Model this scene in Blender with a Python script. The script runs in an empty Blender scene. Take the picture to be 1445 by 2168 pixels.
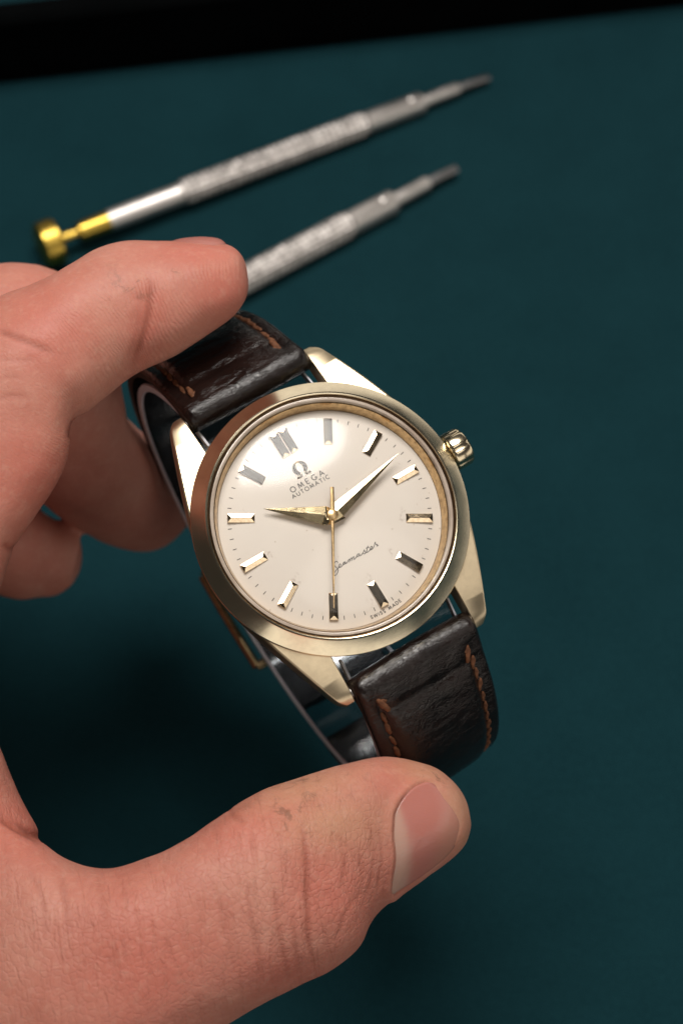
import bpy, bmesh, math, random
import numpy as np
from mathutils import Vector, Matrix, noise
from mathutils.bvhtree import BVHTree

random.seed(7)
rng = np.random.default_rng(7)
S = 0.001                       # everything below is written in millimetres
scene = bpy.context.scene
COL = scene.collection

# ------------------------------------------------------------------ camera, light, exposure
PW, PH = 1445.0, 2168.0         # photograph size, used to turn photo pixels into directions
DIST = 260.0                    # camera to watch dial
FPX = 17.1 * DIST               # focal length in photo pixels
PITCH = math.radians(60)        # camera looks this far below the horizon
CAM_H = 312.0                   # camera height above the cloth
sp, cp = math.sin(PITCH), math.cos(PITCH)
CAM = np.array([0.0, 0.0, CAM_H])
# columns: camera right, up and back in the world
RC = np.stack([np.array([1, 0, 0.0]), np.array([0, sp, cp]), np.array([0, -cp, sp])], 1)

cam_d = bpy.data.cameras.new('camera')
cam = bpy.data.objects.new('camera', cam_d)
COL.objects.link(cam)
cam.location = (0, 0, CAM_H * S)
cam.rotation_euler = (math.radians(90) - PITCH, 0, 0)
cam_d.sensor_fit = 'VERTICAL'
cam_d.sensor_height = 36.0
cam_d.lens = 36.0 * FPX / PH
cam_d.clip_start = 0.005
cam_d.clip_end = 20.0
cam_d.dof.use_dof = True
cam_d.dof.focus_distance = 257.0 * S
cam_d.dof.aperture_fstop = 22.0
scene.camera = cam

world = bpy.data.worlds.new('World')
scene.world = world
world.use_nodes = True
bg = world.node_tree.nodes['Background']
bg.inputs[0].default_value = (1.0, 0.93, 0.85, 1)
bg.inputs[1].default_value = 0.02


def area(name, loc, target, sx, sy, radiance, color, shape='ELLIPSE'):
    d = bpy.data.lights.new(name, 'AREA')
    d.shape = shape
    power = radiance * math.pi * (sx * sy * S * S) * (math.pi / 4 if shape == 'ELLIPSE' else 1)
    d.size, d.size_y = sx * S, sy * S
    d.energy = power
    d.color = color
    o = bpy.data.objects.new(name, d)
    COL.objects.link(o)
    o.location = Vector(loc) * S
    o.rotation_euler = (Vector(target) - Vector(loc)).to_track_quat('-Z', 'Y').to_euler()
    return o


WATCH_W = CAM + RC @ np.array([-1.32, -.73, -DIST])      # dial centre in the world
_w = Vector(WATCH_W)
# softbox above and a little behind the bench, a wide dim panel overhead, low pale bounce panels in front and on the right
area('softbox_lamp', _w + Vector((-25, 168, 560)), _w, 390, 275, 11.0, (1.0, 0.955, 0.90))
area('overhead_panel_lamp', _w + Vector((270, -270, 590)), _w, 460, 400, 1.1, (1.0, 0.935, 0.86))
area('front_panel_lamp', _w + Vector((140, -640, 70)), _w + Vector((0, 0, 40)), 1000, 300, 0.85, (1.0, 0.93, 0.84), 'RECTANGLE')
area('side_panel_lamp', _w + Vector((640, 60, 70)), _w + Vector((0, 0, 40)), 1000, 240, 0.72, (1.0, 0.93, 0.84), 'RECTANGLE')
area('back_panel_lamp', _w + Vector((200, 760, 150)), _w + Vector((0, 0, 40)), 900, 320, 0.75, (1.0, 0.93, 0.84), 'RECTANGLE')

vs = scene.view_settings
vs.view_transform = 'Standard'
vs.look = 'None'
vs.exposure = 0.36
vs.gamma = 1.0
vs.use_curve_mapping = False


# ------------------------------------------------------------------ helpers
def cam2w(P):
    return CAM + np.asarray(P, float) @ RC.T


def px2cam(px, py, depth):
    px, py, depth = np.asarray(px, float), np.asarray(py, float), np.asarray(depth, float)
    return np.stack([(px - PW / 2) / FPX * depth, -(py - PH / 2) / FPX * depth, -depth * np.ones_like(px)], -1)


def px2table(px, py, z=0.0):
    d = RC @ np.array([(px - PW / 2) / FPX, -(py - PH / 2) / FPX, -1.0])
    t = (z - CAM_H) / d[2]
    return CAM + d * t


def tag(o, label=None, cat=None, group=None, kind=None):
    if label: o['label'] = label
    if cat: o['category'] = cat
    if group: o['group'] = group
    if kind: o['kind'] = kind
    return o


def empty(name, loc=(0, 0, 0)):
    o = bpy.data.objects.new(name, None)
    o.empty_display_size = 0.005
    COL.objects.link(o)
    o.location = Vector(loc) * S
    return o


def link(name, me, parent=None, mat=None, smooth=None):
    o = bpy.data.objects.new(name, me)
    COL.objects.link(o)
    if parent is not None: o.parent = parent
    if mat is not None:
        me.materials.clear()
        me.materials.append(mat)
    if smooth == 'all':
        me.polygons.foreach_set('use_smooth', [True] * len(me.polygons))
    elif smooth is not None:
        me.polygons.foreach_set('use_smooth', [True] * len(me.polygons))
        me.set_sharp_from_angle(angle=math.radians(smooth))
    return o


def mesh(name, V, F, mat=None, parent=None, smooth=35, scale=S):
    me = bpy.data.meshes.new(name)
    me.from_pydata((np.asarray(V, float) * scale).tolist(), [], [tuple(int(i) for i in f) for f in F])
    me.validate()
    bm = bmesh.new(); bm.from_mesh(me)
    bmesh.ops.recalc_face_normals(bm, faces=bm.faces)
    bm.to_mesh(me); bm.free()
    return link(name, me, parent, mat, smooth)


class MB:
    def __init__(s): s.V = []; s.F = []
    def add(s, V, F):
        n = len(s.V)
        s.V += [tuple(v) for v in V]
        s.F += [tuple(i + n for i in f) for f in F]
    def build(s, name, mat=None, parent=None, smooth=35): return mesh(name, s.V, s.F, mat, parent, smooth)


def grid_faces(nu, nv, close_u=False, close_v=False):
    F = []
    for i in range(nu if close_u else nu - 1):
        for j in range(nv if close_v else nv - 1):
            i2, j2 = (i + 1) % nu, (j + 1) % nv
            F.append((i * nv + j, i2 * nv + j, i2 * nv + j2, i * nv + j2))
    return F


def lathe(profile, seg=128, closed=False):
    V = []; n = len(profile)
    for k in range(seg):
        a = 2 * math.pi * k / seg
        for r, z in profile: V.append((r * math.cos(a), r * math.sin(a), z))
    return V, grid_faces(seg, n, close_u=True, close_v=closed)


def catmull(P, sub):
    P = np.asarray(P, float); n = len(P); out = []
    for i in range(n - 1):
        p0, p1, p2, p3 = P[max(i - 1, 0)], P[i], P[i + 1], P[min(i + 2, n - 1)]
        for k in range(sub):
            t = k / sub
            out.append(.5 * ((2 * p1) + (-p0 + p2) * t + (2 * p0 - 5 * p1 + 4 * p2 - p3) * t * t + (-p0 + 3 * p1 - 3 * p2 + p3) * t ** 3))
    out.append(P[-1])
    return np.array(out)


# ------------------------------------------------------------------ materials
class NT:
    def __init__(s, name):
        s.m = bpy.data.materials.new(name); s.m.use_nodes = True
        s.t = s.m.node_tree; s.t.nodes.clear()
        s.out = s.n('ShaderNodeOutputMaterial')
    def n(s, kind, **kw):
        nd = s.t.nodes.new(kind)
        for k, v in kw.items():
            if k.startswith('_'): setattr(nd, k[1:], v)
        return nd
    def l(s, a, b): s.t.links.new(a, b)
    def val(s, sock, v):
        if hasattr(v, 'is_output'): s.l(v, sock)
        else: sock.default_value = v
    def noise(s, scale, detail=3, rough=.5, vec=None, dist=0.0):
        nd = s.n('ShaderNodeTexNoise'); nd.inputs['Scale'].default_value = scale
        nd.inputs['Detail'].default_value = detail; nd.inputs['Roughness'].default_value = rough
        nd.inputs['Distortion'].default_value = dist
        s.l(vec if vec is not None else s.coord(), nd.inputs['Vector'])
        return nd.outputs['Fac']
    def voronoi(s, scale, feature='F1', vec=None, out='Distance', rnd=1.0):
        nd = s.n('ShaderNodeTexVoronoi'); nd.feature = feature; nd.inputs['Scale'].default_value = scale
        nd.inputs['Randomness'].default_value = rnd
        s.l(vec if vec is not None else s.coord(), nd.inputs['Vector'])
        return nd.outputs[out]
    def coord(s):
        if not hasattr(s, '_c'): s._c = s.n('ShaderNodeTexCoord').outputs['Object']
        return s._c
    def mapping(s, scale=(1, 1, 1), rot=(0, 0, 0)):
        nd = s.n('ShaderNodeMapping'); nd.inputs['Scale'].default_value = scale; nd.inputs['Rotation'].default_value = rot
        s.l(s.coord(), nd.inputs['Vector']); return nd.outputs[0]
    def ramp(s, fac, stops):
        nd = s.n('ShaderNodeValToRGB'); cr = nd.color_ramp
        while len(cr.elements) < len(stops): cr.elements.new(.5)
        for e, (p, c) in zip(cr.elements, stops):
            e.position = p; e.color = c if len(c) == 4 else (*c, 1)
        s.l(fac, nd.inputs[0]); return nd.outputs[0]
    def g(s, v): return (v, v, v)
    def math(s, op, a, b=0.0, c=None, clamp=False):
        nd = s.n('ShaderNodeMath'); nd.operation = op; nd.use_clamp = clamp
        s.val(nd.inputs[0], a); s.val(nd.inputs[1], b)
        if c is not None: s.val(nd.inputs[2], c)
        return nd.outputs[0]
    def mix(s, fac, a, b, blend='MIX'):
        nd = s.n('ShaderNodeMix'); nd.data_type = 'RGBA'; nd.blend_type = blend
        s.val(nd.inputs[0], fac)
        for sock, v in ((nd.inputs[6], a), (nd.inputs[7], b)):
            if hasattr(v, 'is_output'): s.l(v, sock)
            else: sock.default_value = v if len(v) == 4 else (*v, 1)
        return nd.outputs[2]
    def attr(s, name, out='Fac'):
        nd = s.n('ShaderNodeAttribute'); nd.attribute_name = name; return nd.outputs[out]
    def bump(s, h, dist, strength=1.0, prev=None):
        nd = s.n('ShaderNodeBump'); nd.inputs['Strength'].default_value = strength
        nd.inputs['Distance'].default_value = dist; s.l(h, nd.inputs['Height'])
        if prev is not None: s.l(prev, nd.inputs['Normal'])
        return nd.outputs[0]
    def pbsdf(s, **kw):
        p = s.n('ShaderNodeBsdfPrincipled')
        for k, v in kw.items():
            sock = p.inputs[k.replace('_', ' ')]
            if hasattr(v, 'is_output'): s.l(v, sock)
            elif sock.type == 'RGBA' and len(v) == 3: sock.default_value = (*v, 1)
            else: sock.default_value = v
        s.l(p.outputs[0], s.out.inputs['Surface'])
        return p


def metal(name, col, rough=.2, dark=None, wear=900, bump=.000004, patina=.35, spots=.0):
    m = NT(name)
    f = m.noise(wear, 5, .65)
    f2 = m.noise(wear * .22, 3)
    c = m.mix(m.ramp(f, [(.42, m.g(0)), (.75, m.g(patina))]), col, dark or tuple(x * .55 for x in col))
    if spots:
        v = m.noise(2600, 2, .6)
        c = m.mix(m.ramp(v, [(.60, m.g(0)), (.70, m.g(spots))]), c, (.09, .055, .03))
    r = m.math('MULTIPLY_ADD', f2, rough * .9, rough * .55)
    sc = m.noise(420, 4, .7, m.mapping((1, 9, 1), (0, 0, .6)))
    m.pbsdf(Base_Color=c, Metallic=1.0, Roughness=r, Normal=m.bump(sc, bump, .6))
    return m.m


GOLD = (.84, .71, .49)
M = {}
M['gold'] = metal('pale_gold', GOLD, .20, patina=.25)
M['gold_lug'] = metal('satin_gold_lug', (.70, .575, .39), .34, patina=.3, bump=.000008)
M['gold_brushed'] = metal('brushed_pale_gold', (.86, .75, .545), .20, bump=.000003, patina=.25)
M['gold_marker'] = metal('faceted_gold_marker', (.86, .70, .50), .10, dark=(.42, .28, .15), wear=2600, patina=.6)
M['gold_hand'] = metal('polished_gold_hand', (.84, .70, .45), .13, dark=(.45, .33, .16), wear=2400, patina=.55, spots=.5)
M['gold_seconds'] = metal('pitted_gold_seconds_hand', (.78, .56, .30), .34, dark=(.36, .22, .09), wear=5200, bump=.00003, patina=.9)
M['gold_ring'] = metal('deep_gold_ring', (.66, .47, .25), .22, dark=(.22, .13, .06), wear=1500, patina=.8, spots=.35)
M['brass'] = metal('yellow_brass', (.58, .39, .075), .3, patina=.2)
M['steel'] = metal('satin_steel', (.80, .75, .715), .44, patina=.3)
m = NT('knurled_steel')
kv = m.voronoi(800, 'F1', rnd=.3)
m.pbsdf(Base_Color=m.ramp(kv, [(.15, (.90, .85, .81)), (.45, (.66, .61, .58)), (.7, (.22, .20, .19))]), Metallic=1.0, Roughness=.42, Normal=m.bump(kv, .00025, .6))  # shade in the knurl pits painted as darker base colour
M['knurl'] = m.m
M['dark_steel'] = metal('dull_blade_steel', (.34, .33, .33), .38, patina=.4)

# dial lacquer
m = NT('cream_dial_lacquer')
f = m.noise(150, 3); sp_ = m.voronoi(520, 'F1')
c = m.ramp(f, [(.3, (.775, .71, .645)), (.7, (.80, .74, .675))])
c = m.mix(m.ramp(sp_, [(.035, m.g(.55)), (.075, m.g(0))]), c, (.45, .36, .27))
sp2 = m.noise(1900, 2, .6)
c = m.mix(m.ramp(sp2, [(.70, m.g(0)), (.76, m.g(.25))]), c, (.5, .4, .3))
blot = m.noise(2300, 4, .75)
for hx, hy, rr_ in ((8, 8.9, 1.0), (5, 8.8, 1.0), (4, 8.9, .8), (6, 8.9, .9), (9, 8.9, .8), (2, 10.6, .9), (6.2, 11.6, .9), (3.8, 9.0, .6)):
    an = math.radians(90 - 30 * hx)
    vm = m.n('ShaderNodeVectorMath'); vm.operation = 'DISTANCE'; m.l(m.coord(), vm.inputs[0])
    vm.inputs[1].default_value = (hy * S * math.cos(an), hy * S * math.sin(an), 0)
    near_ = m.ramp(m.math('MULTIPLY', vm.outputs['Value'], 1000 / rr_ * .5), [(.1, m.g(1)), (.5, m.g(0))])
    c = m.mix(m.math('MULTIPLY', near_, m.ramp(blot, [(.52, m.g(0)), (.66, m.g(.55))])), c, (.27, .17, .10))
m.pbsdf(Base_Color=c, Roughness=.36, Specular_IOR_Level=.45, Normal=m.bump(m.noise(2500, 2), .000004, .5))
M['dial'] = m.m
m = NT('dial_ink'); m.pbsdf(Base_Color=(.035, .032, .03), Roughness=.5); M['ink'] = m.m


def clear(name, ior, tint, rough=.02, scratch=0.0):
    m = NT(name)
    fr = m.n('ShaderNodeFresnel');     geo = m.n('ShaderNodeNewGeometry')          # same reflectance from both sides of the thin sheet
    m.l(m.math('MULTIPLY_ADD', geo.outputs['Backfacing'], 1 / ior - ior, ior), fr.inputs['IOR'])
    t = m.n('ShaderNodeBsdfTransparent'); t.inputs[0].default_value = (*tint, 1)
    gl = m.n('ShaderNodeBsdfGlossy'); gl.inputs['Roughness'].default_value = rough
    if scratch:
        h = m.noise(700, 4, .7, m.mapping((1, 12, 1), (0, 0, .9)))
        b = m.bump(h, scratch, .5)
        m.l(b, gl.inputs['Normal'])
    mx = m.n('ShaderNodeMixShader')
    m.l(fr.outputs[0], mx.inputs[0]); m.l(t.outputs[0], mx.inputs[1]); m.l(gl.outputs[0], mx.inputs[2])
    m.l(mx.outputs[0], m.out.inputs['Surface'])
    return m.m


M['crystal'] = clear('domed_acrylic_crystal', 1.50, (.985, .975, .96), .12)
M['plastic'] = clear('clear_plastic_ring', 1.8, (.80, .82, .84), .07)
m = NT('frosted_plastic_edge')
m.pbsdf(Base_Color=(.74, .73, .78), Roughness=.4)
M['plastic_edge'] = m.m

m = NT('clear_crystal_rim')
m.pbsdf(Base_Color=m.ramp(m.noise(300, 4), [(.3, (.40, .31, .25)), (.7, (.62, .53, .45))]), Roughness=.18, Coat_Weight=.6, Specular_IOR_Level=.6)
M['rim'] = m.m
# leather
m = NT('dark_brown_leather')
lf = m.noise(260, 4, .6)
c = m.ramp(lf, [(.3, (.006, .0035, .003)), (.62, (.012, .006, .005)), (.85, (.024, .011, .008))])
scuff = m.noise(900, 5, .75)
c = m.mix(m.ramp(scuff, [(.66, m.g(0)), (.78, m.g(.45))]), c, (.13, .085, .055))
grain = m.voronoi(1900, 'DISTANCE_TO_EDGE')
grain = m.ramp(grain, [(.0, m.g(0)), (.16, m.g(1))])
crk = m.noise(560, 5, .62, m.mapping((1.0, 1.5, 1.5)), dist=1.2)
crk = m.ramp(crk, [(.40, m.g(0)), (.5, m.g(1)), (.6, m.g(.3))])
b1 = m.bump(crk, .00006, .45)
b2 = m.bump(grain, .00002, .5, b1)
b3 = m.bump(m.noise(3500, 3), .000008, .5, b2)
m.pbsdf(Base_Color=c, Roughness=m.ramp(lf, [(.3, m.g(.15)), (.7, m.g(.28))]), Specular_IOR_Level=.5, Normal=b3)
M['leather'] = m.m
m = NT('leather_raw_edge')
m.pbsdf(Base_Color=m.ramp(m.noise(900, 4), [(.3, (.010, .005, .004)), (.75, (.045, .02, .012))]), Roughness=.7,
        Normal=m.bump(m.noise(1500, 4), .0002, .6))
M['leather_edge'] = m.m
m = NT('tan_thread')
tw = m.n('ShaderNodeTexWave'); tw.inputs['Scale'].default_value = 420; tw.bands_direction = 'DIAGONAL'
tw.inputs['Distortion'].default_value = 1.0
m.l(m.coord(), tw.inputs['Vector'])
m.pbsdf(Base_Color=m.ramp(m.noise(1500, 3), [(.3, (.085, .028, .010)), (.7, (.22, .082, .030))]), Roughness=.75,
        Normal=m.bump(tw.outputs['Fac'], .00012, .7))
M['thread'] = m.m

# cloth
m = NT('teal_woven_cloth')
f = m.noise(45, 5, .65); f2 = m.noise(1000, 4, .75)
c = m.ramp(f, [(.3, (.0045, .0255, .0325)), (.7, (.0066, .0340, .0425))])
c = m.mix(m.ramp(f2, [(.35, m.g(.0)), (.7, m.g(.45))]), c, (.0098, .047, .057))
wv = []
for rz in (0.35, 0.35 + math.pi / 2):
    w = m.n('ShaderNodeTexWave'); w.inputs['Scale'].default_value = 520; w.inputs['Distortion'].default_value = 1.5
    w.inputs['Detail Scale'].default_value = 2.0
    m.l(m.mapping((1, 1, 1), (0, 0, rz)), w.inputs['Vector']); wv.append(w.outputs['Fac'])
h = m.math('MAXIMUM', wv[0], wv[1])
m.pbsdf(Base_Color=c, Roughness=.95, Specular_IOR_Level=.05, Sheen_Weight=.02, Sheen_Roughness=.5,
        Normal=m.bump(h, .00012, .6, m.bump(f2, .0002, .5)))
M['cloth'] = m.m
m = NT('black_matte_plastic')
m.pbsdf(Base_Color=m.ramp(m.noise(90, 3), [(.3, (.0010, .0013, .0015)), (.7, (.0018, .0022, .0024))]), Roughness=.9, Specular_IOR_Level=.02)
M['black'] = m.m


# skin
m = NT('warm_skin')
tc = m.coord()
blotch = m.noise(120, 4, .6); fine = m.noise(900, 4, .65); dirt = m.noise(340, 6, .72, dist=.8)
c = m.ramp(blotch, [(.28, (.49, .180, .130)), (.5, (.55, .228, .168)), (.74, (.60, .285, .212))])
c = m.mix(m.math('MULTIPLY', m.attr('red'), .75), c, (.56, .165, .12))
c = m.mix(m.math('MULTIPLY', m.attr('tan'), .7), c, (.53, .28, .17))
c = m.mix(m.ramp(fine, [(.5, m.g(0)), (.8, m.g(.30))]), c, (.70, .42, .32))
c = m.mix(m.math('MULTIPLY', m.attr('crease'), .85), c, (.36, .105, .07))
c = m.mix(m.math('MULTIPLY', m.ramp(m.noise(2300, 3, .7), [(.35, m.g(1)), (.55, m.g(0))]), .16), c, (.42, .14, .095))
dm = m.math('MULTIPLY', m.ramp(dirt, [(.55, m.g(0)), (.64, m.g(1))]), m.attr('dirt'))
c = m.mix(m.math('MULTIPLY', dm, .55), c, (.14, .075, .045))
ru = m.math('MULTIPLY', m.math('ADD', m.attr('ridge_u'), m.math('MULTIPLY', m.noise(420, 2), .9)), 2 * math.pi / .46)
ridge = m.math('MULTIPLY', m.math('MULTIPLY', m.math('SINE', ru), m.ramp(m.noise(160, 3), [(.3, m.g(.35)), (.6, m.g(1))])), m.attr('ridge_m'))
wr = m.noise(1.0, 3, .6, None)
wn = m.t.nodes[-1]
cmb = m.n('ShaderNodeCombineXYZ')
m.l(m.math('MULTIPLY', m.attr('wr_u'), .95), cmb.inputs[0]); m.l(m.math('MULTIPLY', m.attr('wr_v'), .16), cmb.inputs[1])
wnz = m.noise(1.0, 4, .55, cmb.outputs[0], dist=.7)
wrk = m.math('MULTIPLY', m.ramp(wnz, [(.36, m.g(0)), (.47, m.g(1)), (.62, m.g(.75)), (.8, m.g(1))]), m.attr('wr_m'))
dn_ = m.n('ShaderNodeVectorMath'); dn_.operation = 'MULTIPLY_ADD'
nzv = m.n('ShaderNodeTexNoise'); nzv.inputs['Scale'].default_value = 500; m.l(m.coord(), nzv.inputs['Vector'])
m.l(nzv.outputs['Color'], dn_.inputs[0]); dn_.inputs[1].default_value = (.0012,) * 3; m.l(m.coord(), dn_.inputs[2])
cells = m.voronoi(1150, 'DISTANCE_TO_EDGE', dn_.outputs[0])
cells = m.ramp(cells, [(0, m.g(0)), (.12, m.g(.85)), (.3, m.g(1))])
cells = m.math('MULTIPLY', cells, m.math('MULTIPLY_ADD', m.attr('wr_m'), .9, .25))
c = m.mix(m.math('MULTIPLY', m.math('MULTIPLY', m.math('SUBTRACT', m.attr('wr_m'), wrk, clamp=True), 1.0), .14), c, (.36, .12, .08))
b = m.bump(wrk, .00013, .7)
b = m.bump(ridge, .000022, .75, b)
pore = m.noise(2600, 2, .6)
b = m.bump(cells, .00007, .7, b)
b = m.bump(pore, .00003, .6, b)
b = m.bump(fine, .00005, .5, b)
m.pbsdf(Base_Color=c, Roughness=m.ramp(fine, [(.3, m.g(.46)), (.7, m.g(.60))]), Specular_IOR_Level=.38, Normal=b,
        Subsurface_Weight=.2, Subsurface_Radius=(1.0, .36, .18), Subsurface_Scale=.0022)
M['skin'] = m.m
m = NT('finger_nail')
lun = m.attr('lunula')
c = m.mix(m.math('MULTIPLY', lun, .95), (.50, .185, .145), (.58, .36, .28))
c = m.mix(m.math('MULTIPLY', m.attr('tipc'), .6), c, (.50, .26, .17))
c = m.mix(m.math('MULTIPLY', m.noise(260, 3), .25), c, (.46, .22, .22))
m.pbsdf(Base_Color=c, Roughness=.27, Specular_IOR_Level=.5, Normal=m.bump(m.noise(500, 3, .6, m.mapping((1, 6, 6), (0, 0, .4))), .00008, .4),
        Subsurface_Weight=.25, Subsurface_Radius=(1, .4, .25), Subsurface_Scale=.0015)
M['nail'] = m.m

# ------------------------------------------------------------------ cloth surface and the black bar behind
n = 90
xs = np.linspace(-700, 700, n); ys = np.linspace(-450, 900, n)
V = [(x, y, .35 * noise.noise((x * .012, y * .012, 1.0))) for x in xs for y in ys]
g_ = mesh('cloth_ground', V, grid_faces(n, n), M['cloth'], None, 'all')
tag(g_, 'dark teal woven cloth covering the work surface', 'cloth', kind='structure')

a = px2table(0, 178, 0); b_ = px2table(1445, 14, 0)
dirx = (b_ - a) / np.linalg.norm(b_ - a); diry = np.array([-dirx[1], dirx[0], 0.0])
if diry[1] < 0: diry = -diry
mid = (a + b_) / 2
mb = MB()
Lb, Wb, Hb = 420.0, 5.5, 17.0
prof = [(0, 0.4), (0, Hb - 1), (1, Hb), (Wb - 1, Hb), (Wb, Hb - 1), (Wb, 0.4)]
V = []
for e in (-Lb / 2, Lb / 2):
    for w, h in prof: V.append(dirx * e + diry * w + np.array([0, 0, h]))
nP = len(prof)
F = [(i, (i + 1) % nP, nP + (i + 1) % nP, nP + i) for i in range(nP)] + [tuple(range(nP)), tuple(range(nP, 2 * nP))]
bar = mesh('black_bar', V, F, M['black'], None, 30)
bar.location = Vector(mid) * S
tag(bar, 'long matte black bar standing on the cloth behind the two screwdrivers', 'bar')


# ------------------------------------------------------------------ screwdrivers
def screwdriver(name, p_a, p_b, fr, label, scale_r=1.0):
    """p_a, p_b: photo pixels of head end and blade tip; fr: cut positions (0..1) along it"""
    R = 2.5 * scale_r
    # rests on the rim of its swivel head and on the far end of the grip
    A = px2table(*p_a, 4.35); B = px2table(*p_b, 4.35 + (R - 4.35) / .72)
    L = np.linalg.norm(B - A); ax = Vector((B - A) / L)
    root = empty(name, A)
    root.rotation_mode = 'QUATERNION'
    root.rotation_quaternion = ax.to_track_quat('Z', 'Y')
    def part(nm, prof, mat, seg=40, parent=root, sm=40):
        V, F = lathe(prof, seg); return mesh(nm, V, F, mat, parent, sm)
    z = [f * L for f in fr]     # neck0, neck1, smooth1, knurl1, smooth2, shaft1, tip
    D = 4.3
    part('swivel_head', [(0, -.1), (D - .6, -.1), (D, .4), (D, 3.3), (D - .6, 3.8), (0, 3.8)], M['brass'])
    part('neck', [(0, 3.7), (.95 * scale_r, 3.7), (.95 * scale_r, z[0]), (1.85 * scale_r, z[0] + .4), (1.95 * scale_r, z[1]), (0, z[1])], M['brass'])
    part('handle', [(0, z[1] - .05), (1.98 * scale_r, z[1] - .05), (2.05 * scale_r, z[2] - .3), (2.05 * scale_r, z[4] - .5), (1.75 * scale_r, z[4]), (0, z[4])], M['steel'])
    # knurled sleeve: diamond relief
    seg, rows = 72, 150
    V = []
    for i in range(seg):
        a = 2 * math.pi * i / seg
        for j in range(rows):
            t = j / (rows - 1); zz = z[2] + (z[3] - z[2]) * t
            k = math.sin(a * 7 + zz * 2.5) * math.sin(a * 7 - zz * 2.5)
            e = min(1.0, min(t, 1 - t) * 40)
            V.append(((2.12 * scale_r + (.12 + .30 * k) * e) * math.cos(a), (2.12 * scale_r + (.12 + .30 * k) * e) * math.sin(a), zz))
    mesh('knurled_grip', V, grid_faces(seg, rows, close_u=True), M['knurl'], root, 'all')
    part('shaft', [(0, z[4] - 1), (1.22 * scale_r, z[4] - 1), (1.22 * scale_r, z[5]), (.95 * scale_r, z[5] + .4), (0, z[5] + .4)], M['steel'], 24)
    rb = .85 * scale_r
    V = []
    for zz, wx, wy in ((z[5], rb, rb), (z[5] + (L - z[5]) * .45, rb, rb), (z[5] + (L - z[5]) * .75, rb, rb * .55), (L, rb * .95, .18)):
        for i in range(16):
            a = 2 * math.pi * i / 16
            V.append((wx * math.cos(a), wy * math.sin(a), zz))
    mesh('blade', V, grid_faces(4, 16, close_v=True) + [tuple(range(48, 64)), tuple(range(16))], M['dark_steel'], root, 40)
    # set screw on the collar
    V, F = lathe([(0, 0), (.7, 0), (.7, .5), (.55, .62), (0, .62)], 20)
    s_ = mesh('set_screw', V, F, M['steel'], root, 40)
    s_.location = Vector((0, 1.75 * scale_r, z[4] - 2.6)) * S
    s_.rotation_euler = (-math.pi / 2, 0, 0)
    tag(root, label, 'screwdriver', 'precision screwdrivers on the cloth')
    return root


screwdriver('screwdriver', (86, 522), (1034, 162), (.078, .145, .30, .715, .845, .925),
            'steel precision screwdriver with brass swivel head showing beside the finger', .98)
A2 = np.array((524., 588.)); B2 = np.array((966., 355.))
dv = B2 - A2
screwdriver('screwdriver', tuple(B2 - dv * 2.02), tuple(B2), (.078, .145, .30, .735, .842, .925),
            'steel precision screwdriver whose handle end is hidden behind the index finger', 1.08)

# ------------------------------------------------------------------ wristwatch
nrm = np.array([.133, .229, .964]); nrm /= np.linalg.norm(nrm)
yax = np.array([-.523, .843, -.128]); yax -= nrm * (yax @ nrm); yax /= np.linalg.norm(yax)
xax = np.cross(yax, nrm)
RW = RC @ np.stack([xax, yax, nrm], 1)
RWC = np.stack([xax, yax, nrm], 1)
CW = np.array([-1.32, -.73, -DIST])
watch = empty('wristwatch')
watch.matrix_world = Matrix([[*RW[0], WATCH_W[0] * S], [*RW[1], WATCH_W[1] * S], [*RW[2], WATCH_W[2] * S], [0, 0, 0, 1]])
tag(watch, 'gold wristwatch with cream dial and dark brown leather strap held by the hand', 'watch')


def px2dial(px, py, zw=0.0):
    d = np.array([(px - PW / 2) / FPX, -(py - PH / 2) / FPX, -1.0])
    t = ((CW + nrm * zw) @ nrm) / (d @ nrm)
    return (RWC.T @ (d * t - CW))[:2]


# --- case, lugs, back
V, F = lathe([(0, -4.2), (14.5, -4.2), (16.2, -3.6), (16.9, -2.6), (17.02, -.2), (16.7, .25), (14.4, .25), (14.2, -1.5), (0, -1.5)], 160)
case = mesh('case', V, F, M['gold'], watch, 30)
V, F = lathe([(0, -6.0), (11.5, -5.9), (13.2, -5.2), (13.6, -4.1), (0, -4.1)], 96)
mesh('case_back', V, F, M['steel'], watch, 30)


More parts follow.
